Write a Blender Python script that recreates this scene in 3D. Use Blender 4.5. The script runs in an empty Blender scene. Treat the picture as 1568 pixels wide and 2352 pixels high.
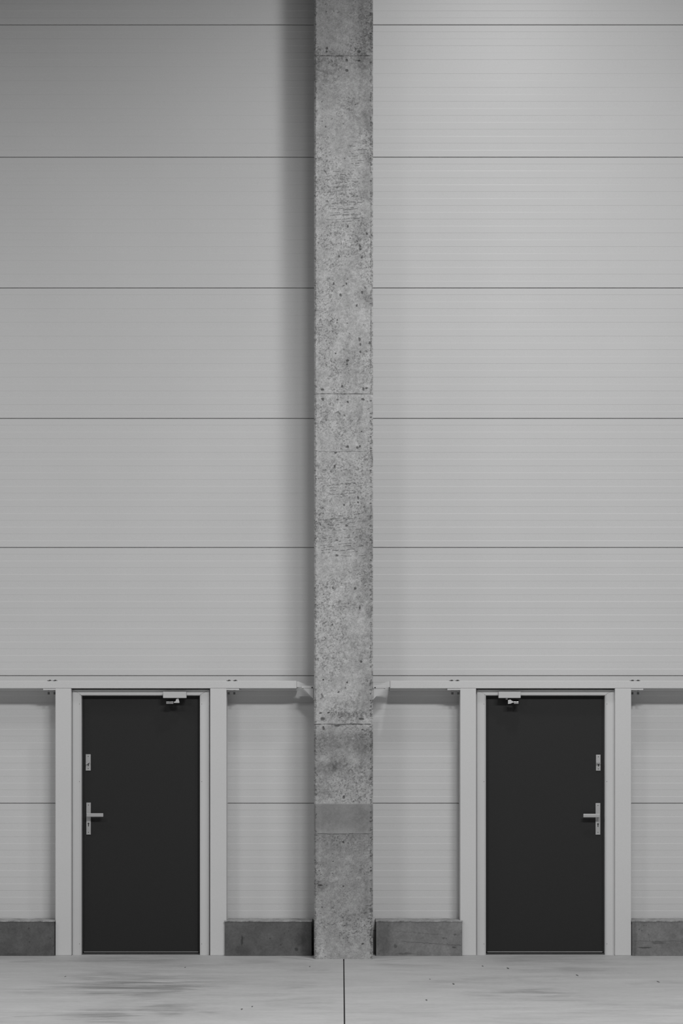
import bpy, bmesh, math, random
from mathutils import Vector

# ------------------------------------------------------------------ camera, world, light, exposure
sc = bpy.context.scene
col = sc.collection
S, D, H = 289.0, 15.0, 1.55            # photo pixels per metre at the post fronts, camera distance, eye height
CX, HY = 784.0, 1747.0                 # image column of the view axis, image row of the horizon

def P(px, py, y=0.0):
    """the place in the hall at depth y that the photo shows at column px, row py"""
    k = (1.0 + y / D) / S
    return Vector(((px - CX) * k, y, H - (py - HY) * k))
def PX(px, y=0.0): return P(px, HY, y).x
def PZ(py, y=0.0): return P(CX, py, y).z
def FL(px, py):
    """floor point seen at px, py"""
    k = H / (py - HY)
    return Vector(((px - CX) * k, k * S * D - D, 0.0))

cam_d = bpy.data.cameras.new('camera')
cam = bpy.data.objects.new('camera', cam_d); col.objects.link(cam)
cam.location = (0, -D, H); cam.rotation_euler = (math.radians(90), 0, 0)
cam_d.sensor_fit = 'HORIZONTAL'; cam_d.sensor_width = 24.0
cam_d.lens = S * D / 1568.0 * 24.0
cam_d.shift_y = (HY - 1176.0) / 1568.0
cam_d.clip_end = 200
sc.camera = cam

w = bpy.data.worlds.new('hall_world'); sc.world = w; w.use_nodes = True
w.node_tree.nodes['Background'].inputs[0].default_value = (0.6, 0.6, 0.6, 1)
w.node_tree.nodes['Background'].inputs[1].default_value = 0.3

def area(name, loc, size, power, rot=(0, 0, 0)):
    d = bpy.data.lights.new(name, 'AREA'); d.shape = 'RECTANGLE'; d.size, d.size_y = size
    d.energy = power
    o = bpy.data.objects.new(name, d); col.objects.link(o); o.location = loc
    o.rotation_euler = [math.radians(a) for a in rot]
    return o
# the lamps of the hall: high-bay fittings hanging in rows
LAMPS = [('high_bay_lamp_near', (1.5, -3.0, 9.0), (.6, .6), 130, (0, 0, 0)),
         ('high_bay_lamp_mid', (1.5, -9.5, 8.0), (1.5, 1.0), 500, (0, 0, 0)),
         ('high_bay_lamp_right', (4.5, -11.0, 8.9), (2.5, 1.5), 665, (0, 0, 0)),
         ('high_bay_lamp_left', (-5.0, -9.0, 8.0), (2.0, 1.5), 260, (0, 0, 0)),
         ('high_bay_lamp_left_near', (-7.5, -4.0, 8.0), (1.5, 1.5), 168, (0, 0, 0))]
for a_ in LAMPS: area(*a_)

sc.view_settings.view_transform = 'Standard'
sc.view_settings.look = 'None'
sc.view_settings.gamma = 1.0
sc.view_settings.use_curve_mapping = False
sc.view_settings.exposure = 0.0

# ------------------------------------------------------------------ material helpers
class NT:
    """small node-expression helper"""
    def __init__(self, name):
        self.m = bpy.data.materials.new(name); self.m.use_nodes = True
        self.t = self.m.node_tree; self.b = self.t.nodes['Principled BSDF']
        self.tc = self.t.nodes.new('ShaderNodeTexCoord')
        self.obj = self.tc.outputs['Object']
    def put(self, sock, v):
        if isinstance(v, bpy.types.NodeSocket): self.t.links.new(v, sock)
        else: sock.default_value = v
    def m2(self, op, a, b=0.0, c=0.0, clamp=False):
        n = self.t.nodes.new('ShaderNodeMath'); n.operation = op; n.use_clamp = clamp
        for i, v in enumerate((a, b, c)): self.put(n.inputs[i], v)
        return n.outputs[0]
    def vm(self, op, a, b=(0, 0, 0)):
        n = self.t.nodes.new('ShaderNodeVectorMath'); n.operation = op
        self.put(n.inputs[0], a); self.put(n.inputs[1], b)
        return n.outputs['Value'] if op in ('LENGTH', 'DISTANCE', 'DOT_PRODUCT') else n.outputs[0]
    def noise(self, scale, detail=4, rough=0.6, vec=None, stretch=(1, 1, 1), dist=0.0):
        v = self.vm('MULTIPLY', vec or self.obj, stretch)
        n = self.t.nodes.new('ShaderNodeTexNoise')
        self.put(n.inputs['Vector'], v); n.inputs['Scale'].default_value = scale
        n.inputs['Detail'].default_value = detail; n.inputs['Roughness'].default_value = rough
        n.inputs['Distortion'].default_value = dist
        return n.outputs['Fac']
    def voro(self, scale, vec=None, stretch=(1, 1, 1)):
        v = self.vm('MULTIPLY', vec or self.obj, stretch)
        n = self.t.nodes.new('ShaderNodeTexVoronoi'); self.put(n.inputs['Vector'], v)
        n.inputs['Scale'].default_value = scale
        return n.outputs['Distance']
    def step(self, v, lo, hi, a=0.0, b=1.0, smooth=True):
        n = self.t.nodes.new('ShaderNodeMapRange'); n.clamp = True
        n.interpolation_type = 'SMOOTHSTEP' if smooth else 'LINEAR'
        self.put(n.inputs[0], v)
        for i, x in enumerate((lo, hi, a, b)): self.put(n.inputs[i + 1], x)
        return n.outputs[0]
    def sep(self, v=None):
        n = self.t.nodes.new('ShaderNodeSeparateXYZ'); self.put(n.inputs[0], v or self.obj); return n.outputs
    def band(self, v, lo, hi, soft):
        a = self.step(v, lo - soft, lo + soft); b = self.step(v, hi - soft, hi + soft, 1.0, 0.0)
        return self.m2('MULTIPLY', a, b)
    def curve(self, v, pts):
        """piecewise linear value over v"""
        lo, hi = pts[0][0], pts[-1][0]
        f = self.step(v, lo, hi, smooth=False)
        n = self.t.nodes.new('ShaderNodeFloatCurve'); self.put(n.inputs['Value'], f)
        c = n.mapping.curves[0]
        P_ = [((x - lo) / (hi - lo), y) for x, y in pts]
        c.points[0].location = P_[0]; c.points[1].location = P_[-1]
        for p in P_[1:-1]: c.points.new(*p)
        for p in c.points: p.handle_type = 'VECTOR'
        n.mapping.update()
        return n.outputs[0]
    def blob(self, vec, cx, cz, rx, rz, axis='xz', soft=0.6):
        off = (cx, 0, cz) if axis == 'xz' else (cx, cz, 0)
        mul = (1 / rx, 0, 1 / rz) if axis == 'xz' else (1 / rx, 1 / rz, 0)
        d = self.vm('LENGTH', self.vm('MULTIPLY', self.vm('SUBTRACT', vec, off), mul))
        return self.step(d, 1.0 - soft * 0.5, 1.0 + soft, 1.0, 0.0)
    def color(self, val):
        n = self.t.nodes.new('ShaderNodeCombineColor')
        for i in range(3): self.put(n.inputs[i], val)
        self.t.links.new(n.outputs[0], self.b.inputs['Base Color'])
    def bump(self, h, strength=0.3, dist=0.002):
        n = self.t.nodes.new('ShaderNodeBump'); n.inputs['Strength'].default_value = strength
        n.inputs['Distance'].default_value = dist
        self.put(n.inputs['Height'], h); self.t.links.new(n.outputs[0], self.b.inputs['Normal'])
    def pbr(self, rough, spec=0.5, metal=0.0):
        self.put(self.b.inputs['Roughness'], rough); self.b.inputs['Specular IOR Level'].default_value = spec
        self.b.inputs['Metallic'].default_value = metal

def painted(name, val, rough=0.5, grain=0.04, gscale=260, spec=0.5, metal=0.0, bump=0.0):
    n = NT(name)
    g = n.noise(gscale, 2, 0.6); h = n.noise(1.1, 3, 0.5)
    v = n.m2('MULTIPLY', val, n.m2('ADD', n.step(g, 0.3, 0.7, 1 - grain, 1 + grain, False),
                                  n.step(h, 0.3, 0.7, -0.02, 0.02, False)))
    n.color(v); n.pbr(rough, spec, metal)
    if bump: n.bump(g, bump, 0.001)
    return n.m

M = {}
M['panel'] = painted('painted_panel_metal', 0.61, 0.45, 0.055, 260, 0.46)
M['steel'] = painted('painted_steel', 0.62, 0.5, 0.05, 260)
M['frame'] = painted('door_frame_paint', 0.60, 0.45, 0.02, 300)
M['leaf'] = painted('dark_door_paint', 0.0185, 0.55, 0.35, 260, 0.30)
M['brushed'] = painted('brushed_steel', 0.45, 0.5, 0.06, 400, 0.5, 0.35)
M['closer'] = painted('closer_housing_paint', 0.54, 0.45, 0.02, 300)
M['zinc'] = painted('zinc_plated', 0.62, 0.3, 0.06, 300, 0.5, 0.9)
M['dark'] = painted('dark_recess', 0.03, 0.8)
M['threshold'] = painted('threshold_metal', 0.30, 0.4, 0.04, 300, 0.5, 0.5)
M['foam'] = painted('joint_filler', 0.05, 0.9, 0.2, 60)
M['hall'] = painted('hall_panel_paint', 0.10, 0.8)

# ------------------------------------------------------------------ mesh helpers
def bm_box(bm, x0, x1, y0, y1, z0, z1, bevel=0.0, seg=2, mat=0):
    vs = [bm.verts.new((x, y, z)) for x in (x0, x1) for y in (y0, y1) for z in (z0, z1)]
    fs = [bm.faces.new([vs[i] for i in q]) for q in
          ((0, 1, 3, 2), (4, 6, 7, 5), (0, 4, 5, 1), (2, 3, 7, 6), (0, 2, 6, 4), (1, 5, 7, 3))]
    for f in fs: f.material_index = mat
    if bevel:
        es = list({e for f in fs for e in f.edges})
        bmesh.ops.bevel(bm, geom=es, offset=bevel, segments=seg, profile=0.5, affect='EDGES')
def bm_prism(bm, pts, y0, y1, mat=0):
    """extrude an x,z outline from y0 (near) to y1 (far)"""
    a = [bm.verts.new((x, y0, z)) for x, z in pts]; b = [bm.verts.new((x, y1, z)) for x, z in pts]
    n = len(pts)
    fs = [bm.faces.new(a), bm.faces.new(list(reversed(b)))]
    for i in range(n): fs.append(bm.faces.new([a[i], b[i], b[(i + 1) % n], a[(i + 1) % n]]))
    for f in fs: f.material_index = mat
    return fs
def bm_cyl(bm, c, r, axis, length, n=20, r2=None, mat=0):
    """cylinder from c along axis"""
    r2 = r if r2 is None else r2
    ax = {'x': Vector((1, 0, 0)), 'y': Vector((0, 1, 0)), 'z': Vector((0, 0, 1))}[axis] if isinstance(axis, str) else Vector(axis).normalized()
    u = ax.orthogonal().normalized(); v = ax.cross(u); c = Vector(c)
    A = [bm.verts.new(c + (u * math.cos(t) + v * math.sin(t)) * r) for t in [2 * math.pi * i / n for i in range(n)]]
    B = [bm.verts.new(c + ax * length + (u * math.cos(t) + v * math.sin(t)) * r2) for t in [2 * math.pi * i / n for i in range(n)]]
    fs = [bm.faces.new(A), bm.faces.new(list(reversed(B)))]
    for i in range(n): fs.append(bm.faces.new([A[i], B[i], B[(i + 1) % n], A[(i + 1) % n]]))
    for f in fs: f.material_index = mat
def obj(name, bm, mats, parent=None, origin=(0, 0, 0)):
    """link a bmesh built in hall coordinates as ONE mesh object whose origin is at `origin`"""
    bmesh.ops.recalc_face_normals(bm, faces=bm.faces)
    o3 = Vector(origin)
    for v in bm.verts: v.co -= o3
    me = bpy.data.meshes.new(name); bm.to_mesh(me); bm.free()
    for m in (mats if isinstance(mats, (list, tuple)) else [mats]): me.materials.append(m)
    o = bpy.data.objects.new(name, me); col.objects.link(o)
    if parent is not None:
        o.parent = parent; o.location = o3 - world_loc(parent)
    else: o.location = o3
    return o
def world_loc(o):
    l = Vector(o.location)
    while o.parent: o = o.parent; l += Vector(o.location)
    return l
def tag(o, label, cat, group=None, kind=None):
    o['label'] = label; o['category'] = cat
    if group: o['group'] = group
    if kind: o['kind'] = kind
    return o
def empty(name, loc):
    o = bpy.data.objects.new(name, None); col.objects.link(o); o.location = loc
    o.empty_display_size = 0.2
    return o
def box_obj(name, a, m, parent, bevel=0.0, origin=None):
    bm = bmesh.new(); bm_box(bm, *a, bevel=bevel)
    c = origin or ((a[0] + a[1]) / 2, (a[2] + a[3]) / 2, a[4])
    return obj(name, bm, m, parent, c)

# ------------------------------------------------------------------ hall shell
WY = 0.20                                   # wall cladding face
# floor material: power-floated concrete, patchy polish
n = NT('power_floated_concrete')
big = n.noise(0.55, 4, 0.6, stretch=(1, 1.4, 1)); mid = n.noise(2.4, 5, 0.68, stretch=(0.75, 2.4, 1), dist=0.5)
fine = n.noise(22, 4, 0.6, stretch=(1, 1.6, 1))
v = n.m2('ADD', n.step(big, 0.3, 0.7, 0.405, 0.45, False), n.step(mid, 0.32, 0.72, 0.035, -0.05, False))
v = n.m2('ADD', v, n.step(fine, 0.3, 0.7, -0.02, 0.02, False))
sx, sy, sz = n.sep()
warp = n.vm('ADD', n.obj, n.vm('SCALE', (0, 0, 0)))
wv = n.t.nodes.new('ShaderNodeTexNoise'); wv.inputs['Scale'].default_value = 3.0; wv.inputs['Detail'].default_value = 4
n.put(wv.inputs['Vector'], n.obj)
wo = n.vm('MULTIPLY', n.vm('SUBTRACT', wv.outputs['Color'], (0.5, 0.5, 0.5)), (0.9, 0.5, 0))
wpos = n.vm('ADD', n.obj, wo)
# polished / smeared patches, dark door reflections painted in (photo column, row, half width px, half height px, strength)
patch = None
for px, py, rw, rh, st in ((325, 2262, 135, 17, 1.0), (215, 2280, 40, 5, .7), (400, 2320, 60, 10, .8), (240, 2335, 70, 12, .8),
                           (320, 2240, 110, 8, .5), (690, 2265, 50, 6, .4), (700, 2303, 40, 9, .4), (1070, 2253, 70, 5, .5), (1200, 2282, 95, 5, .7),
                           (1290, 2292, 90, 4, .4), (1500, 2256, 40, 3, .5), (60, 2276, 45, 4, .4), (1320, 2228, 60, 5, .4),
                           (1450, 2310, 90, 10, .3), (550, 2215, 120, 6, .35), (1400, 2330, 110, 4, .3), (250, 2205, 130, 5, .4), (1250, 2206, 120, 5, .4),
                           (740, 2230, 40, 3, .4), (900, 2217, 120, 3, .3)):
    c = FL(px, py); k = H / (py - HY)
    ry = abs(FL(px, py + rh).y - FL(px, py - rh).y) / 2
    b = n.m2('MULTIPLY', n.blob(wpos, c.x, c.y, rw * k, ry, 'xy', 1.3), st)
    patch = b if patch is None else n.m2('MAXIMUM', patch, b)
streak = n.noise(4.5, 4, 0.6, stretch=(0.45, 1.5, 1), dist=0.4)
pm = n.m2('MULTIPLY', patch, n.step(streak, 0.36, 0.60))
v = n.m2('SUBTRACT', v, n.m2('MULTIPLY', pm, 0.15))  # patch colour lowered, partly standing in for the doors' reflection
# the faint sawn joint across the bay
yj = FL(784, 2326).y
jl = n.m2('MULTIPLY', n.band(sy, yj - 0.006, yj + 0.006, 0.004), n.step(n.noise(1.3, 2, 0.5), 0.35, 0.6, 0.2, 0.8))
v = n.m2('SUBTRACT', v, n.m2('MULTIPLY', jl, 0.12))
spot = None
for px, py, r in ((1041, 2260, .012), (1166, 2224, .013), (979, 2297, .010), (1325, 2240, .012), (555, 2318, .009), (579, 2312, .008), (1511, 2255, .012),
                  (150, 2243, .008), (425, 2222, .008), (987, 2249, .007), (1108, 2219, .010), (711, 2220, .008)):
    c = FL(px, py); b = n.blob(n.obj, c.x, c.y, r * .55, r * 3.6, 'xy', 0.5); spot = b if spot is None else n.m2('MAXIMUM', spot, b)
# hairline cracks running out from the corners of the column
def seg(ax, ay, bx, by, wd):
    A, B = FL(ax, ay), FL(bx, by); dx, dy = B.x - A.x, B.y - A.y; L = math.hypot(dx, dy)
    q = n.vm('SUBTRACT', n.vm('ADD', n.obj, n.vm('MULTIPLY', wo, (0.05, 0.05, 0))), (A.x, A.y, 0))
    al = n.vm('DOT_PRODUCT', q, (dx / L, dy / L, 0)); ac = n.m2('ABSOLUTE', n.vm('DOT_PRODUCT', q, (-dy / L, dx / L, 0)))
    return n.m2('MULTIPLY', n.band(al, 0, L, 0.02), n.step(ac, wd, wd * 2.2, 1.0, 0.0))
for s in ((645, 2198, 722, 2206), (862, 2207, 945, 2201), (862, 2214, 1010, 2217), (20, 2210, 100, 2206), (30, 2335, 290, 2328)):
    b = n.m2('MULTIPLY', seg(*s, 0.006), 0.4); spot = n.m2('MAXIMUM', spot, b)
v = n.m2('MULTIPLY', v, n.m2('SUBTRACT', 1.0, n.m2('MULTIPLY', spot, 0.75)))
n.color(v)
r = n.m2('SUBTRACT', n.step(mid, 0.3, 0.7, 0.72, 0.62, False), n.m2('MULTIPLY', pm, 0.30))
n.pbr(r, 0.35)
n.bump(n.noise(40, 3, 0.6), 0.08, 0.002)
M['floor'] = n.m

gx = FL(790.0, 2280).x
bm = bmesh.new()
prof = [(-14, 0, 0), (gx - .0045, 0, 1), (gx - .0035, -.012, 1), (gx + .0035, -.012, 1), (gx + .0045, 0, 0), (14, 0, 0)]
for i in range(5):
    (xa, za, m_), (xb, zb, _) = prof[i], prof[i + 1]
    q = [bm.verts.new(c) for c in ((xa, -26, za), (xb, -26, zb), (xb, 0.45, zb), (xa, 0.45, za))]
    bm.faces.new(q).material_index = m_ if i in (1, 2, 3) else 0
bmesh.ops.remove_doubles(bm, verts=bm.verts, dist=1e-5)
fl = obj('floor', bm, [M['floor'], M['foam']])
tag(fl, 'smooth grey concrete floor with a dark joint running out from the column', 'floor', kind='structure')

# back wall: horizontal micro-ribbed sandwich panels, one profile swept along x
SEAMS = [PZ(p, WY) for p in (-551, -247, 57, 361, 661.5, 961, 1257.5, 1552, 1845, 2138)] + [-0.15]
TOP = PZ(-860, WY)
def wall_profile():
    pts = [(TOP + 0.2, WY)]
    edges = [TOP] + SEAMS
    for a, b in zip(edges[:-1], edges[1:]):
        n_b = 19; h = a - b; st = h / n_b if h > 0.6 else 0.054
        g = 0.0034
        pts += [(a - g, WY + 0.012), (a - g, WY + 0.0016), (a - g - .0016, WY)]
        k = 1
        while k * st < h - 0.03:
            z = a - k * st
            if k % 2: pts += [(z + .0020, WY), (z - .0012, WY + .0009)]
            else: pts += [(z + .0026, WY + .0009), (z - .0022, WY)]
            k += 1
        last = pts[-1][1]
        pts += [(b + g + .0016, last), (b + g, WY + .0016), (b + g, WY + .012)]
    return pts
prof = wall_profile()
bm = bmesh.new()
XL, XR = -14, 14
A = [bm.verts.new((XL, y, z)) for z, y in prof]; B = [bm.verts.new((XR, y, z)) for z, y in prof]
for i in range(len(prof) - 1): bm.faces.new((A[i], B[i], B[i + 1], A[i + 1]))
q = [bm.verts.new(c) for c in ((XL, WY + .08, -.15), (XR, WY + .08, -.15), (XR, WY + .08, TOP + .2), (XL, WY + .08, TOP + .2))]
bm.faces.new(q)
for e in ((A, 3, 0), (B, 2, 1)):
    pass
wb = obj('wall_back', bm, M['panel'])
tag(wb, 'pale grey wall of wide horizontal ribbed metal panels behind the doors', 'wall', kind='structure')

CEIL = 10.0
def slab(name, a, label, cat):
    bm = bmesh.new(); bm_box(bm, *a); o = obj(name, bm, M['hall']); tag(o, label, cat, kind='structure'); return o
slab('wall_left', (-14.2, -14, -26, .5, -.1, CEIL), 'plain grey side wall of the hall out of view on the left', 'wall')
slab('wall_right', (14, 14.2, -26, .5, -.1, CEIL), 'plain grey side wall of the hall out of view on the right', 'wall')
slab('wall_front', (-14.2, 14.2, -26.2, -26, -.1, CEIL), 'plain grey end wall of the hall behind the viewer', 'wall')
slab('ceiling', (-14.2, 14.2, -26.2, .5, CEIL, CEIL + .2), 'plain grey roof deck high over the hall', 'ceiling')

# ------------------------------------------------------------------ concrete column
# The cast face is a fine grid: blowholes, joints and board scratches are real hollows; stains and
# the tone of each pour sit in a per-vertex value that the concrete material reads.
import numpy as np
CY = -0.263                                       # column front
def CXp(p): return PX(p, CY)
def CZp(p): return PZ(p, CY)
rng = np.random.default_rng(7)
def smooth(v, lo, hi):
    t = np.clip((v - lo) / (hi - lo), 0, 1); return t * t * (3 - 2 * t)
def vnoise(X, Z, fx, fz, seed, octaves=1, gain=0.5):
    """value noise, fx and fz in cells per metre, about 0..1 with mean 0.5"""
    out = np.zeros_like(X); tot = 0; amp = 1.0
    for o in range(octaves):
        r = np.random.default_rng(seed * 31 + o)
        th = (.55 + o * 1.1) if abs(fx - fz) < 1e-6 else 0.0
        ca, sa = math.cos(th), math.sin(th)
        gx, gz = (X * ca + Z * sa) * fx * 2 ** o + 50, (Z * ca - X * sa) * fz * 2 ** o + 50
        ix, iz = np.floor(gx).astype(int), np.floor(gz).astype(int)
        x0, z0 = ix.min(), iz.min(); T_ = r.random((ix.max() - x0 + 2, iz.max() - z0 + 2))
        u, v = gx - ix, gz - iz; u, v = u * u * (3 - 2 * u), v * v * (3 - 2 * v)
        i, j = ix - x0, iz - z0
        out += amp * ((T_[i, j] * (1 - u) + T_[i + 1, j] * u) * (1 - v) + (T_[i, j + 1] * (1 - u) + T_[i + 1, j + 1] * u) * v)
        tot += amp; amp *= gain
    return out / tot
xa, xb, ch = CXp(721), CXp(856.3), 0.015
k = (1 + CY / D) / S
front = np.linspace(xa + ch, xb - ch, 128)
cl = [(xa, CY + ch), (xa + ch * .33, CY + ch * .67), (xa + ch * .67, CY + ch * .33)]
cr = [(xb - ch * .67, CY + ch * .33), (xb - ch * .33, CY + ch * .67), (xb, CY + ch)]
gxs = np.array([p[0] for p in cl] + list(front) + [p[0] for p in cr])
gys = np.array([p[1] for p in cl] + [CY] * 128 + [p[1] for p in cr])
zfine = np.arange(0, PZ(-60, CY), 0.0034)
X, Z = np.meshgrid(gxs, zfine); Y = np.meshgrid(gys, zfine)[0].copy()
PXX = X / k + CX; PYY = HY - (Z - H) / k          # the same grid in photo pixels, to place each mark
wx = PXX + (vnoise(X, Z, 80, 80, 1, 3, .7) - .5) * 7; wz = PYY + (vnoise(X, Z, 80, 80, 2, 3, .7) - .5) * 7
def lin(s):
    s = np.asarray(s, float) / 255.0; return ((s + .055) / 1.055) ** 2.4
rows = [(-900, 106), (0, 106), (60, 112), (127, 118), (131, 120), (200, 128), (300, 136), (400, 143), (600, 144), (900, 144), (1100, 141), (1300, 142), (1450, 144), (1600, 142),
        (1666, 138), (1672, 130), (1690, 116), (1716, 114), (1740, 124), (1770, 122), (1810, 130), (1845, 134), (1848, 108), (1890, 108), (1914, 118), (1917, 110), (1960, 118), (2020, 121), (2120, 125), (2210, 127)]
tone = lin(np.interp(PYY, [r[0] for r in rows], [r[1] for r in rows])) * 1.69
tone *= 1 + (vnoise(X, Z, 9, 9, 3, 5, .6) - .5) * .40
tone *= 1 + (vnoise(X, Z, 26, 5, 4, 3) - .5) * .16
tone *= 1 - smooth(PXX, 800, 850) * smooth(vnoise(X, Z, 14, 7, 5, 3), .45, .65) * .24
flat = smooth(PYY, 1843, 1847) * (1 - smooth(PYY, 1913, 1917))      # the smooth repair band
rough_ = 1 - flat * .9
depth = np.zeros_like(X); dirt = np.zeros_like(X)
def mark(m, d, t):
    """hollow m (0..1) by d metres and darken its dirt by t"""
    global depth, dirt
    depth = np.maximum(depth, m * d); dirt = np.maximum(dirt, m * t)
# pores and mottling
reg = .35 + .65 * smooth(vnoise(X, Z, 6, 6, 7, 3), .40, .62)
m1 = vnoise(X, Z, 95, 95, 6, 3, .75); m2 = vnoise(X, Z, 34, 34, 12, 4, .7)
tone *= 1 - smooth(m1, .48, .70) * .40 * reg * rough_
tone *= 1 + (m2 - .5) * (.42 * rough_ + .10)
tone *= 1 + (vnoise(X, Z, 210, 210, 11, 2, .8) - .5) * (.46 * rough_ + .08)
mark(smooth(vnoise(X, Z, 100, 100, 13, 1), .80, .92) * reg * rough_, .0022, .30)
mark(smooth(vnoise(X, Z, 62, 62, 8, 1), .86, .94) * reg * rough_, .003, .36)
mark(smooth(vnoise(X, Z, 38, 38, 9, 1), .935, .975) * smooth(vnoise(X, Z, 5, 5, 10, 2), .42, .6) * rough_, .004, .45)
PITS = [(750, 111, 2.5, 3), (749, 119, 2.5, 3.5), (824, 119, 4, 4), (796, 138, 3, 2.5), (796, 162, 4, 3), (824, 139, 4, 2), (798, 520, 2, 3), (826, 566, 2, 6), (827, 573, 4, 2.5),
        (778, 589, 2, 3), (831, 591, 2, 3), (795, 652, 2, 3), (782, 678, 2.5, 4), (825, 780, 2.5, 4.5), (827, 792, 2, 4), (827, 809, 2, 3), (798, 828, 3, 3), (797, 837, 2, 2.5),
        (740, 895, 4, 3), (834, 894, 3, 4), (841, 892, 3, 2), (741, 917, 3.5, 3.5), (833, 917, 4, 3.2), (785, 887, 1.5, 3), (774, 735, 1.5, 3), (798, 1026, 3, 3), (820, 1028, 3, 3), (826, 1025, 2, 3),
        (768, 1072, 2.5, 4), (829, 991, 2, 2), (770, 1040, 3, 2), (822, 1144, 2, 4.5), (822, 1154, 2, 3), (741, 1167, 2, 1.5), (796, 1207, 3, 2.5), (773, 1241, 3, 1.5), (773, 1276, 3.5, 2.5),
        (790, 1160, 2, 2), (829, 1520, 2.5, 3), (741, 1652, 5.5, 4), (830, 1652, 6, 3.2), (754, 1637, 3, 2), (736, 1638, 3, 2), (826, 1396, 1.5, 6), (774, 1667, 9, 2.6), (743, 1673, 2.5, 5), (815, 1352, 2.5, 4),
        (764, 1351, 1.5, 3), (833, 2168, 3.2, 2), (788, 2036, 2, 2), (736, 2034, 5, 1.5), (763, 1436, 1.5, 3), (849, 788, 3, 4), (777, 1590, 2, 2), (842, 537, 2, 2.5), (788, 1935, 2, 2), (797, 1568, 2, 3),
        (832, 1676, 3, 1.5), (789, 1832, 3, 4), (742, 1562, 1.8, 2), (819, 702, 1.5, 4), (831, 672, 2.5, 4), (770, 812, 2, 2), (774, 741, 1.2, 2), (766, 652, 2, 3), (774, 918, 3, 2), (798, 923, 2, 3)]
def ell(a, b, rx, rz, soft, A=None, B=None):
    d = np.hypot(((wx if A is None else A) - a) / rx, ((wz if B is None else B) - b) / rz); return 1 - smooth(d, 1 - soft * .4, 1 + soft)
for a, b, rx, rz in PITS: mark(ell(a, b, rx * .72, rz * .72, .7, PXX + (wx - PXX) * .45, PYY + (wz - PYY) * .45), .007, .62)
# formwork joints and the lower edge of the repair band
for row, half, st, x0_, x1_ in ((128, 1.1, .62, 723, 852), (905, 1.2, .50, 716, 860), (1038, .9, .34, 730, 850), (1664, 1.1, .60, 716, 853), (1915.5, 1.0, .40, 727, 853), (965, .6, .2, 750, 840)):
    yy = PYY - row + (vnoise(X, Z, 20, 1, int(row), 2) - .5) * 1.6
    m_ = (1 - smooth(np.abs(yy), half * .7, half * 1.5)) * smooth(PXX, x0_, x0_ + 3) * (1 - smooth(PXX, x1_ - 3, x1_)) * (.5 + .5 * smooth(vnoise(X, Z, 40, 1, int(row) + 1, 2), .3, .6))
    mark(m_, .004 * st / .6, st)
# soft darker stains
for a, b, rx, rz, st in ((822, 1641, 26, 6, .34), (778, 1640, 16, 4, .22), (812, 1617, 20, 5, .2), (769, 1756, 10, 12, .30), (792, 1752, 7, 8, .32), (750, 1765, 20, 7, .15), (815, 1712, 45, 12, .18),
                         (748, 1698, 16, 8, .22), (755, 160, 26, 26, .24), (838, 150, 16, 14, .2), (835, 260, 22, 40, .15), (828, 525, 14, 30, .14), (808, 590, 14, 18, .12), (800, 700, 22, 20, .1), (812, 840, 22, 34, .12),
                         (828, 1490, 20, 30, .16), (818, 1375, 20, 22, .18), (845, 1340, 8, 60, .15), (737, 2030, 9, 10, .28), (770, 2030, 14, 6, .16), (786, 1950, 14, 10, .14), (751, 1955, 8, 16, .1),
                         (738, 1822, 16, 7, .22), (810, 640, 20, 12, .1), (845, 60, 14, 60, .2), (790, 1865, 60, 8, .06), (742, 1893, 16, 14, .08), (836, 1886, 16, 20, .1)):
    n_ = .2 + 1.4 * smooth(vnoise(X, Z, 55, 55, int(a * 3 + b), 4, .7), .32, .68)
    tone *= 1 - ell(a, b, rx, rz, 1.6) * st * n_
for a, b, rx, rz, st in ((810, 1697, 2.2, 2.2, .5), (737, 2165, 6, 34, .16), (816, 2177, 5, 6, .22), (735, 1990, 3, 60, .1), (848, 2080, 2, 60, .16), (820, 2017, 10, 1.2, .25), (775, 2018, 8, 4, .15), (744, 2190, 8, 8, .2)):
    tone *= 1 + ell(a, b, rx, rz, 1.0) * st
# board scratches rising slightly to the right
for r0, r1, xa_, xb_, n_ in ((325, 385, 795, 850, 11), (392, 445, 728, 848, 10), (452, 512, 733, 848, 13), (1096, 1140, 726, 852, 8), (1176, 1226, 724, 850, 9), (1232, 1278, 724, 852, 9), (2028, 2038, 728, 742, 3)):
    for i in range(n_):
        base = r0 + (r1 - r0) * (i + rng.uniform(.1, .9)) / n_
        s0 = rng.uniform(xa_, xa_ + (xb_ - xa_) * .35); s1 = rng.uniform(xb_ - (xb_ - xa_) * .45, xb_)
        slope = -.05 + rng.uniform(-.02, .012)
        yy = PYY - base - slope * (PXX - 788) - (vnoise(X, Z, 14, .01, 900 + i + int(r0), 2) - .5) * 4
        brk = smooth(vnoise(X, Z, 60, 1, 500 + i + int(r1), 2), .42, .58)
        m_ = (1 - smooth(np.abs(yy), .45, 1.25)) * smooth(PXX, s0, s0 + 4) * (1 - smooth(PXX, s1 - 4, s1)) * brk
        mark(m_ * rng.uniform(.6, 1), .0028, .50)
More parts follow.
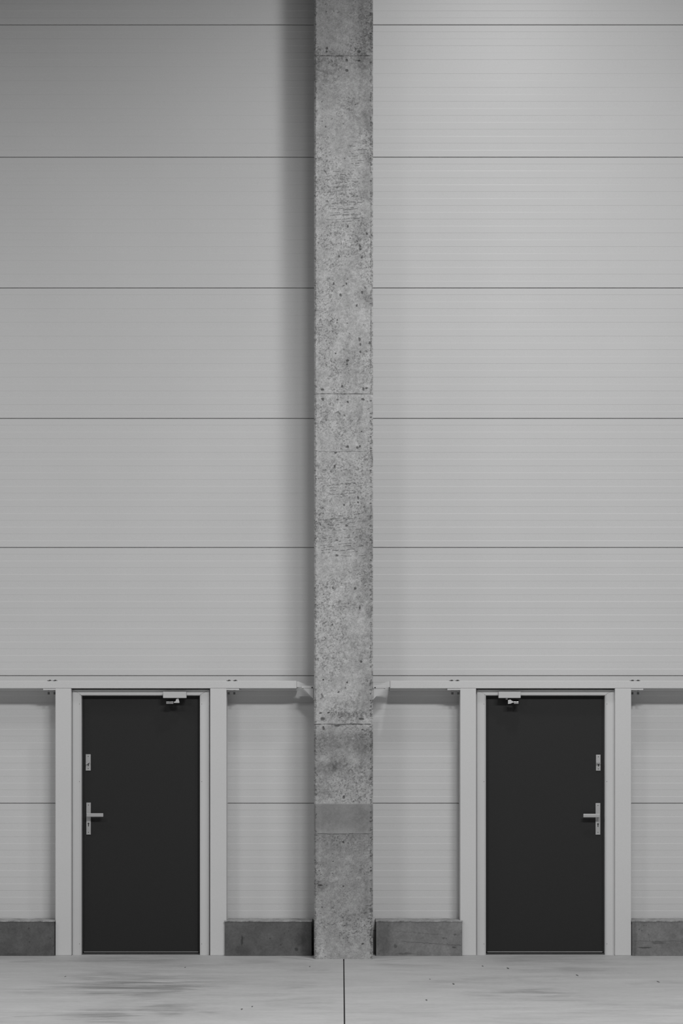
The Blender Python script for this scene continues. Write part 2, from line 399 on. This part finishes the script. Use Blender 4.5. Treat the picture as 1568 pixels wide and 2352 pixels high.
# chipped and pitted arrises
mark((1 - smooth(np.abs(wx - 851.8), 1.0, 2.4)) * smooth(vnoise(X, Z, 1, 70, 20, 3), .50, .60), .005, .42)
mark((1 - smooth(np.abs(wx - 724.5), .8, 2.0)) * smooth(vnoise(X, Z, 1, 60, 21, 3), .52, .64), .004, .34)
mark((1 - smooth(np.abs(PXX - 851.8), .5, 1.3)) * smooth(PYY, 440, 520) * (1 - smooth(PYY, 790, 850)) * smooth(vnoise(X, Z, 1, 8, 22, 2), .35, .5), .004, .62)
mark(smooth(PXX, 853, 854) * smooth(vnoise(X, Z, 30, 60, 23, 2), .62, .72), .003, .4)
mark((1 - smooth(PXX, 720, 723)) * smooth(vnoise(X, Z, 30, 50, 24, 2), .60, .74), .003, .3)
tone *= 1 - (1 - smooth(PXX, 722, 724.5)) * .22        # shade painted on the left arris, turned from the light
tone *= 1 + smooth(PXX, 852.3, 853.5) * .14  # light painted on the right arris, turned to the light
depth += vnoise(X, Z, 60, 60, 25, 2) * .0006 * rough_
Y += depth
val = tone * (1 - dirt)
nz, nx = X.shape
ctop = CEIL - .001
verts = np.stack([X, Y, Z], -1).reshape(-1, 3)
idx = np.arange(nz * nx).reshape(nz, nx)
quads = np.stack([idx[:-1, :-1], idx[:-1, 1:], idx[1:, 1:], idx[1:, :-1]], -1).reshape(-1, 4).tolist()
extra = []; ev = []
def add(x, y, z): ev.append((x, y, z)); return nz * nx + len(ev) - 1
zt = float(zfine[-1])
lb, lt_ = add(xa, WY - .002, 0), add(xa, WY - .002, zt); rb, rt = add(xb, WY - .002, 0), add(xb, WY - .002, zt)
extra += [[lb] + idx[:, 0].tolist() + [lt_], [rt] + idx[::-1, -1].tolist() + [rb]]
top = [add(x, y, ctop) for x, y in ((xa, WY - .002), (xa, CY + ch), (xa + ch, CY), (xb - ch, CY), (xb, CY + ch), (xb, WY - .002))]
e0 = idx[-1]
extra += [[lt_, int(e0[0]), top[1], top[0]], e0[:4].tolist() + [top[2], top[1]], e0[3:131].tolist() + [top[3], top[2]], e0[130:].tolist() + [top[4], top[3]], [int(e0[-1]), rt, top[5], top[4]]]
cx0 = (xa + xb) / 2
allv = np.vstack([verts, np.array(ev)]); allv[:, 0] -= cx0
me = bpy.data.meshes.new('concrete_column')
me.from_pydata(allv.tolist(), [], quads + extra); me.update()
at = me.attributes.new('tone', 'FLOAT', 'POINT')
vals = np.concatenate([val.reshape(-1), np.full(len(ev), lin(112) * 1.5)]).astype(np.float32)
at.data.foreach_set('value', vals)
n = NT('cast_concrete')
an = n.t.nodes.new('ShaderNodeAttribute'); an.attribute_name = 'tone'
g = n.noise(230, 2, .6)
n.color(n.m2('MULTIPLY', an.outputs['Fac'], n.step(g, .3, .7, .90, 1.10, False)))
n.pbr(.85, .3); n.bump(g, .15, .001)
me.materials.append(n.m)
co = bpy.data.objects.new('concrete_column', me); col.objects.link(co); co.location = (cx0, 0, 0)
tag(co, 'tall square pitted grey concrete column standing between the two doors', 'column')

# ------------------------------------------------------------------ concrete plinths
def plinth_mat(name, base, seed, marks, x0, lines=()):
    n = NT(name)
    wn = n.t.nodes.new('ShaderNodeTexNoise'); wn.inputs['Scale'].default_value = 30; n.put(wn.inputs['Vector'], n.obj)
    wp = n.vm('ADD', n.obj, n.vm('MULTIPLY', n.vm('SUBTRACT', wn.outputs['Color'], (.5, .5, .5)), (.02, 0, .02)))
    off = n.vm('ADD', n.obj, (seed, seed * .7, 0))
    c1 = n.noise(8, 5, .65, off, dist=.3); c2 = n.noise(70, 3, .7, off)
    v = n.m2('MULTIPLY', n.m2('MULTIPLY', base, n.step(c1, .3, .7, .78, 1.22, False)), n.step(c2, .3, .7, .86, 1.14, False))
    vd = n.voro(26, off); p = n.m2('MULTIPLY', n.step(vd, .08, .17, 1, 0), n.step(n.noise(6, 2, .5, off), .52, .6))
    v = n.m2('MULTIPLY', v, n.m2('SUBTRACT', 1.0, n.m2('MULTIPLY', p, .4)))
    for px, py, rx, rz, st in marks:
        b = n.blob(wp, PX(px) - x0, PZ(py), rx / S, rz / S, 'xz', .7)
        v = n.m2('MULTIPLY', v, n.m2('SUBTRACT', 1.0, n.m2('MULTIPLY', b, st)))
    x_, y_, z_ = n.sep(wp)
    for px0, py0, px1, py1, st in lines:
        sl = (PZ(py1) - PZ(py0)) / (PX(px1) - PX(px0))
        zz = n.m2('SUBTRACT', z_, n.m2('MULTIPLY', n.m2('SUBTRACT', x_, PX(px0) - x0), sl))
        b = n.m2('MULTIPLY', n.band(zz, PZ(py0) - .002, PZ(py0) + .002, .003), n.band(x_, PX(px0) - x0, PX(px1) - x0, .02))
        v = n.m2('MULTIPLY', v, n.m2('SUBTRACT', 1.0, n.m2('MULTIPLY', b, st)))
    n.color(v); n.pbr(.85, .3); n.bump(c2, .25, .002)
    return n.m
M['cap'] = None
def cap_mat():
    n = NT('rough_plinth_edge')
    a = n.noise(22, 4, .7, stretch=(.5, 1, 1)); b = n.noise(110, 2, .6)
    v = n.m2('ADD', n.step(a, .35, .65, .16, .46, False), n.step(b, .3, .7, -.05, .05, False))
    n.color(v); n.pbr(.8, .3); n.bump(a, .3, .003)
    return n.m
M['cap'] = cap_mat()
PF = -0.022
def plinth(px0, px1, base, seed, label, marks=(), lines=(), notch=None):
    x0 = PX(px0, PF) if px0 > 0 else -3.35
    x1 = PX(px1, PF) if px1 < 1568 else 3.35
    zt = PZ(2114.5, PF); xm = (x0 + x1) / 2
    t = empty('concrete_plinth', (xm, PF, 0))
    tag(t, label, 'plinth', 'low concrete plinths along the foot of the wall')
    m = plinth_mat('plinth_concrete', base, seed, marks, xm, lines)
    bm = bmesh.new()
    # outline in plan; the corner that meets a post is notched round it
    def plan(x0, x1, yf, yb):
        if notch == 'l': return [(x0, yf), (x1, yf), (x1, yb), (PX(520) + .001, yb), (PX(520) + .001, -.001), (x0, -.001)]
        if notch == 'r': return [(x0, yf), (x1, yf), (x1, -.001), (PX(1056.5) - .001, -.001), (PX(1056.5) - .001, yb), (x0, yb)]
        return [(x0, yf), (x1, yf), (x1, yb), (x0, yb)]
    def slab_(bm, pts, z0, z1):
        a = [bm.verts.new((x, y, z0)) for x, y in pts]; b = [bm.verts.new((x, y, z1)) for x, y in pts]; n_ = len(pts)
        bm.faces.new(a); bm.faces.new(b)
        for i in range(n_): bm.faces.new((a[i], b[i], b[(i + 1) % n_], a[(i + 1) % n_]))
    slab_(bm, plan(x0 + .004, x1 - .004, PF, WY + .02), 0, zt - .009)
    o = obj('body', bm, m, t, (xm, 0, 0))
    bm = bmesh.new(); slab_(bm, plan(x0, x1, PF - .004, WY + .018), zt - .009, zt)
    obj('top_edge', bm, M['cap'], t, (xm, PF, zt))
    return t
plinth(-1, 125.5, 0.115, 3.0, 'dark concrete plinth left of the left door, cut by the left photo edge', ((68, 2132, 2, 2, .4), (40, 2192, 20, 3, .2)))
plinth(515, 716.5, 0.118, 9.0, 'dark concrete plinth between the left door and the concrete column', ((556, 2160, 2, 10, .5), (680, 2180, 3, 3, .5), (560, 2180, 16, 10, .2), (690, 2158, 10, 12, .25), (706, 2160, 12, 40, .3)), notch='l')
plinth(862.5, 1062.5, 0.205, 17.0, 'concrete plinth with a long crack between the column and the right door',
       ((1042, 2175, 4, 2, .5), (908, 2172, 3, 4, .4), (1044, 2146, 3, 2, .4), (1018, 2154, 3, 2, .35), (880, 2150, 16, 30, .25), (930, 2190, 16, 2, .35)),
       ((905, 2138, 1010, 2146, .3), (925, 2162, 1060, 2171, .5)), notch='r')
plinth(1450.5, 1569, 0.19, 25.0, 'lighter concrete plinth right of the right door, cut by the right photo edge',
       ((1510, 2164, 12, 3, .35), (1455, 2160, 5, 40, .3), (1480, 2176, 13, 1.5, .5)), ((1455, 2161, 1568, 2161, .35),))

# ------------------------------------------------------------------ steel posts
PT = PZ(1581.3)
def bolt(bm, x, y, z, up, r=0.0075):
    """hexagon head with washer and the end of its thread, pointing up or down"""
    s = 1 if up else -1
    bm_cyl(bm, (x, y, z), r * 1.5, (0, 0, s), .0022, 16)
    bm_cyl(bm, (x, y, z + s * .0022), r * .75, (0, 0, s), .016, 12)
    bm_cyl(bm, (x, y, z + s * .016), r * 1.15, (0, 0, s), .018, 6, mat=1)
def post(px0, px1, outer, label, ledge_notch=None):
    x0, x1 = PX(px0), PX(px1); xm = (x0 + x1) / 2
    t = empty('steel_post', (xm, .08, 0))
    tag(t, label, 'post', 'pale grey steel posts beside the doors')
    bm = bmesh.new(); bm_box(bm, x0, x1, 0, .15, 0, PT, bevel=.004, seg=3)
    obj('shaft', bm, M['steel'], t, (xm, .08, 0))
    # end plate projecting on the side away from the door, bolted up into the beam
    e0, e1 = (PX(outer), x0 + .004) if outer < px0 else (x1 - .004, PX(outer))
    bm = bmesh.new(); bm_box(bm, e0, e1, .002, .13, PT - .0125, PT - .0012, bevel=.0015)
    pl = obj('end_plate', bm, M['steel'], t, ((e0 + e1) / 2, .06, PT - .0125))
    em = (e0 + e1) / 2
    for dx, yy in ((-.011, .028), (.036, .028)) if outer < px0 else ((-.034, .028), (.012, .028)):
        bm = bmesh.new(); bolt(bm, em + dx, yy, PT - .0126, False)
        obj('bolt', bm, [M['zinc'], M['foam']], pl, (em + dx, yy, PT - .0126))
    return t
post(127, 163.3, 99, 'grey steel post left of the left door')
post(482.3, 520, 549, 'grey steel post between the left door and the concrete column')
post(1056.5, 1093, 1027, 'grey steel post between the concrete column and the right door')
post(1412, 1449.3, 1477, 'grey steel post right of the right door')

# ------------------------------------------------------------------ steel beams with their column brackets
BT, BB = PZ(1563.7), PZ(1581.0)
def beam(side, label):
    left = side < 0
    xe = PX(681) if left else PX(895.5)          # end next to the column
    xo = -3.6 if left else 3.6
    x0, x1 = min(xe, xo), max(xe, xo)
    t = empty('steel_beam', (xe, .06, BB))
    tag(t, label, 'beam', 'steel beams over the doors')
    bm = bmesh.new(); bm_box(bm, x0, x1, 0, .12, BB, BT, bevel=.0035, seg=3)
    obj('hollow_section', bm, M['steel'], t, (xe, .06, BB))
    bm = bmesh.new(); bm_box(bm, x0, x1, .121, .196, BB - .0145, BB + .03)
    obj('back_angle', bm, M['steel'], t, (xe, .15, BB))
    # bolts standing on top of the beam over each post
    for p in ((113, 125.5, 525, 539.5) if left else (1036.5, 1050, 1452, 1465)):
        bm = bmesh.new(); bm_cyl(bm, (PX(p), .018, BT - .001), .0200, (0, 0, 1), .0045, 20); bm_cyl(bm, (PX(p) + .003, .018, BT + .003), .009, (0, 0, 1), .005, 6)
        obj('bolt', bm, M['foam'], t, (PX(p), .02, BT))
    # bracket to the column
    q = (lambda px, py: (PX(px, -.03), PZ(py, -.03)))
    if left:
        top = [(681.2, 1564.4), (685, 1564.8), (697, 1570), (704, 1574.5), (721, 1576), (721, 1581.5), (695, 1581.5), (692.5, 1577.6), (681.2, 1577.6)]
        gus = [(692.5, 1577.6), (721, 1577), (719, 1582), (719, 1605.5)]
        gus = [(692, 1576.5), (720.3, 1576.5), (720.3, 1582.6), (719.3, 1582.6), (719.3, 1605.3)]
        hole = (716.5, 1580.3); fl_x = (719.2, 721.5)
    else:
        top = [(895.3, 1564.4), (891, 1564.8), (880, 1568.5), (872, 1572.5), (856, 1575), (856, 1581.5), (882, 1581.5), (885.5, 1577.6), (895.3, 1577.6)]
        gus = [(886, 1576.5), (857, 1576.5), (857, 1582.6), (858, 1582.6), (858, 1605.3)]
        hole = (861, 1580.3); fl_x = (856.2, 858.2)
    bm = bmesh.new(); bm_prism(bm, [q(*p) for p in top], .001, .010)
    br = obj('column_bracket', bm, M['steel'], t, (xe, .005, BB))
    bm = bmesh.new(); bm_prism(bm, [q(*p) for p in gus], -.060, -.052)
    g = obj('gusset', bm, M['steel'], br, (PX(fl_x[0]), .016, PZ(1600)))
    bm = bmesh.new(); bm_box(bm, PX(fl_x[0]), PX(fl_x[1]), -.055, .10, PZ(1607), PZ(1575.4))
    obj('fixing_plate', bm, M['steel'], br, (PX(fl_x[0]), .05, PZ(1600)))
    bm = bmesh.new(); bm_box(bm, min(PX(fl_x[0]), PX(693 if left else 885)), max(PX(fl_x[1]), PX(693 if left else 885)) , -.064, .08, PZ(1581.4), PZ(1575.8), bevel=.001)
    bm_cyl(bm, (PX(hole[0], -.06), -.062, PZ(hole[1] - 1, -.06)), .0055, (0, -1, 0), .004, 12, mat=1)
    obj('seat_plate', bm, [M['steel'], M['foam']], br, (PX(hole[0]), .05, PZ(1581)))
beam(-1, 'horizontal grey steel beam over the left door, ending in a bracket at the column')
beam(1, 'horizontal grey steel beam over the right door, ending in a bracket at the column')

# ------------------------------------------------------------------ doors
FY = 0.050      # frame face
LY = 0.095      # leaf face
def frame_bm(xi0, xi1, zi, ol, orr, ot):
    """mitred frame: two jambs and a head, each a swept profile with a rounded inner lip"""
    bm = bmesh.new()
    def prof(w):   # (distance out from the opening, depth)
        return [(0.0, LY + .03), (0.0, FY + .004), (.003, FY - .004), (.008, FY - .005), (.0115, FY - .001), (.0135, FY), (w - .002, FY), (w, FY + .002), (w, LY + .03)]
    pl, pr, pt = prof(ol), prof(orr), prof(ot)
    g = .0012
    def strip(rowA, rowB):
        a = [bm.verts.new(c) for c in rowA]; b = [bm.verts.new(c) for c in rowB]
        for i in range(len(a)):
            j = (i + 1) % len(a); bm.faces.new((a[i], b[i], b[j], a[j]))
        bm.faces.new(a); bm.faces.new(b)
    strip([(xi0 - d, y, 0) for d, y in pl], [(xi0 - d, y, zi + e - g) for (d, y), (e, _) in zip(pl, pt)])
    strip([(xi1 + d, y, 0) for d, y in pr], [(xi1 + d, y, zi + e - g) for (d, y), (e, _) in zip(pr, pt)])
    strip([(xi0 - d + g, y, zi + e) for (d, y), (e, _) in zip(pl, pt)], [(xi1 + d - g, y, zi + e) for (d, y), (e, _) in zip(pr, pt)])
    return bm
def screw(name, x, y, z, parent, r=.0032, m='foam'):
    bm = bmesh.new(); bm_cyl(bm, (x, y + .001, z), r, (0, -1, 0), .0022, 12, r * .75)
    return obj(name, bm, M[m], parent, (x, y, z))
def door(name, il, ir, ol, orr, it, ot, hand, label):
    xi0, xi1, zi = PX(il, FY), PX(ir, FY), PZ(it, FY)
    t = empty(name, ((xi0 + xi1) / 2, LY, 0))
    tag(t, label, 'door', kind='structure')
    bm = frame_bm(xi0, xi1, zi, xi0 - PX(ol, FY), PX(orr, FY) - xi1, PZ(ot, FY) - zi)
    fr = obj('door_frame', bm, M['frame'], t, ((xi0 + xi1) / 2, FY, 0))
    for px in (il - 4.6, ir + 4.6):
        for py in (1617, 1795, 2168): screw('screw', PX(px, FY), FY, PZ(py, FY), fr, .0028)
    bm = bmesh.new(); xo0, xo1 = PX(il - 23.5, FY), PX(ir + 23.5, FY)
    for a_ in ((xo0, xi0 - .002, 0, PZ(1583, FY)), (xi1 + .002, xo1, 0, PZ(1583, FY)), (xi0 - .002, xi1 + .002, zi + .002, PZ(1583, FY))):
        bm_box(bm, a_[0], a_[1], FY + .022, LY + .028, a_[2], a_[3])
    obj('packing', bm, M['frame'], fr, ((xi0 + xi1) / 2, FY + .03, 0))
    # leaf: rebated edge all round, raised main face
    bm = bmesh.new()
    bm_box(bm, xi0 + .0015, xi1 - .0015, LY + .003, LY + .05, .018, zi - .002)
    bm_box(bm, xi0 + .018, xi1 - .018, LY, LY + .012, .020, zi - .018, bevel=.002)
    lf = obj('door_leaf', bm, M['leaf'], t, ((xi0 + xi1) / 2, LY, 0))
    # drip strip on the leaf and the sill below it
    bm = bmesh.new(); bm_box(bm, xi0 + .014, xi1 - .014, LY - .006, LY + .004, .0165, .0225, bevel=.001)
    obj('bottom_seal', bm, M['threshold'], t, ((xi0 + xi1) / 2, LY, .016))
    bm = bmesh.new(); bm_box(bm, xi0, xi1, LY - .012, LY + .06, 0, .011, bevel=.002)
    obj('threshold', bm, M['foam'], t, ((xi0 + xi1) / 2, LY, 0))
    s = hand                                 # +1: lever points right (left door), -1: lever points left
    HYp = LY - .006
    def plate(nm, c0, c1, r0, r1, parent):
        bm = bmesh.new(); bm_box(bm, PX(c0, HYp), PX(c1, HYp), HYp - .002, LY + .002, PZ(r1, HYp), PZ(r0, HYp), bevel=.0018)
        return obj(nm, bm, M['brushed'], parent, (PX((c0 + c1) / 2, HYp), LY, PZ((r0 + r1) / 2, HYp)))
    def keyhole(c, r, parent):
        bm = bmesh.new(); bm_cyl(bm, (PX(c, HYp), HYp - .0018, PZ(r, HYp)), .0068, (0, -1, 0), .002, 16)
        bm_box(bm, PX(c, HYp) - .0036, PX(c, HYp) + .0036, HYp - .0038, HYp - .0015, PZ(r + 6.5, HYp), PZ(r, HYp), bevel=.001)
        return obj('key_cylinder', bm, M['foam'], parent, (PX(c, HYp), HYp, PZ(r, HYp)))
    c0, c1, dr = (198.2, 208.4, 0) if s > 0 else (1367.3, 1378.2, 1.2)
    cm = (c0 + c1) / 2
    hp = plate('handle_plate', c0, c1, 1843.5 + dr, 1917 + dr * .2, t)
    for r in (1849 + dr, 1911.6): screw('screw', PX(cm, HYp), HYp - .002, PZ(r, HYp), hp, .0040)
    keyhole(cm, 1891.5 + dr, hp)
    # lever: round neck and flat straight grip
    zl = PZ(1872 + dr, .05); ly = LY - .055
    bm = bmesh.new()
    bm_cyl(bm, (PX(cm, HYp), LY - .006, zl), .0105, (0, -1, 0), .045, 20)
    a, b = (PX(c0 + .4, ly), PX(237.3, ly)) if s > 0 else (PX(1339, ly), PX(c1 - .4, ly))
    bm_box(bm, a, b, ly - .006, ly + .006, zl - .0145, zl + .0145, bevel=.004, seg=3)
    obj('lever', bm, M['brushed'], hp, (PX(cm, HYp), ly, zl))
    # upper lock with thumb turn
    u0, u1, ur = (196.8, 208.2, 0) if s > 0 else (1368.2, 1378.7, 1.0)
    um = (u0 + u1) / 2
    lp = plate('lock_plate', u0, u1, 1732.5 + ur, 1770 + ur * .3, t)
    for r in (1737.2 + ur, 1765 + ur): screw('screw', PX(um, HYp), HYp - .002, PZ(r, HYp), lp, .0040)
    keyhole(um + (.3 if s > 0 else .4), 1753 + ur, lp)
    bm = bmesh.new()
    zc = PZ(1752.2 + ur, HYp); xc = PX(um, HYp); ang = math.radians(35 if s > 0 else 0)
    bm_cyl(bm, (xc, HYp - .003, zc), .007, (0, -1, 0), .012, 16)
    dx, dz = math.cos(ang), math.sin(ang); hw, hh = .0165, .0042
    pts = [(xc + a_ * dx - b_ * dz, zc + a_ * dz + b_ * dx) for a_, b_ in ((-hw, -hh), (hw, -hh), (hw, hh), (-hw, hh))]
    bm_prism(bm, pts, HYp - .024, HYp - .013)
    obj('thumb_turn', bm, M['brushed'] if s > 0 else M['zinc'], lp, (xc, HYp, zc))
    # overhead closer on the head of the frame
    cy0 = FY - .048
    k0, k1 = (374.2, 427.6) if s > 0 else (1144.8, 1195.4)
    bm = bmesh.new(); bm_box(bm, PX(k0, cy0), PX(k1, cy0), cy0, FY + .001, PZ(1603.2, cy0), PZ(1588.8, cy0), bevel=.0028, seg=3)
    ct = obj('door_closer', bm, M['closer'], t, (PX((k0 + k1) / 2), cy0, PZ(1603)))
    zb = PZ(1603.2, cy0); ys = cy0 + .022
    if s > 0: sp, el, tip = 407.6, 404, 381.5
    else: sp, el, tip = 1163.8, 1168.5, 1190.5
    bm = bmesh.new()
    bm_cyl(bm, (PX(sp, cy0), ys, zb + .001), .0095, (0, 0, -1), .014 if s > 0 else .013, 18)
    obj('spindle', bm, M['zinc'], ct, (PX(sp, cy0), ys, zb))
    bm = bmesh.new()
    z1, z2 = PZ(1607.2, cy0), PZ(1614.6, cy0)
    if s > 0:
        bm_prism(bm, [(PX(404.3, cy0), z1 + .004), (PX(410, cy0), z1 + .004), (PX(411.8, cy0), PZ(1612, cy0)), (PX(411.8, cy0), z2), (PX(399.5, cy0), z2), (PX(399.5, cy0), PZ(1611.8, cy0)), (PX(403.6, cy0), PZ(1611, cy0))], ys - .028, ys - .006)
    else:
        bm_prism(bm, [(PX(1166.3, cy0), PZ(1608, cy0)), (PX(1172, cy0), PZ(1606.8, cy0)), (PX(1174.5, cy0), PZ(1609.8, cy0)), (PX(1180, cy0), PZ(1611.5, cy0)), (PX(1180, cy0), PZ(1613.4, cy0)), (PX(1176, cy0), PZ(1614, cy0)), (PX(1172, cy0), PZ(1616.4, cy0)), (PX(1166.2, cy0), PZ(1617, cy0))], ys - .028, ys - .006)
    bmesh.ops.bevel(bm, geom=list(bm.edges), offset=.0012, segments=1, affect='EDGES')
    obj('main_arm', bm, M['closer'], ct, (PX(el, cy0), ys, z2))
    bm = bmesh.new()
    lo, hi = sorted((PX(tip, cy0), PX(398.2 if s > 0 else 1179.5, cy0)))
    bm_box(bm, lo, hi, ys - .030, ys + .030, PZ(1616.8, cy0), PZ(1611.2, cy0), bevel=.003, seg=3)
    bm_cyl(bm, ((lo + hi) / 2 + .002 * s, ys - .029, PZ(1614, cy0)), .0085, (0, -1, 0), .004, 16)
    obj('link_arm', bm, M['zinc'], ct, ((lo + hi) / 2, ys, PZ(1614, cy0)))
    return t
door('door_1', 187.0, 458.6, 166.2, 480.2, 1597.6, 1584.0, 1, 'dark door left of the column, its lever on the left side of the leaf')
door('door_2', 1115.6, 1388.8, 1095.2, 1410.6, 1597.6, 1584.4, -1, 'dark door right of the column, its lever on the right side of the leaf')
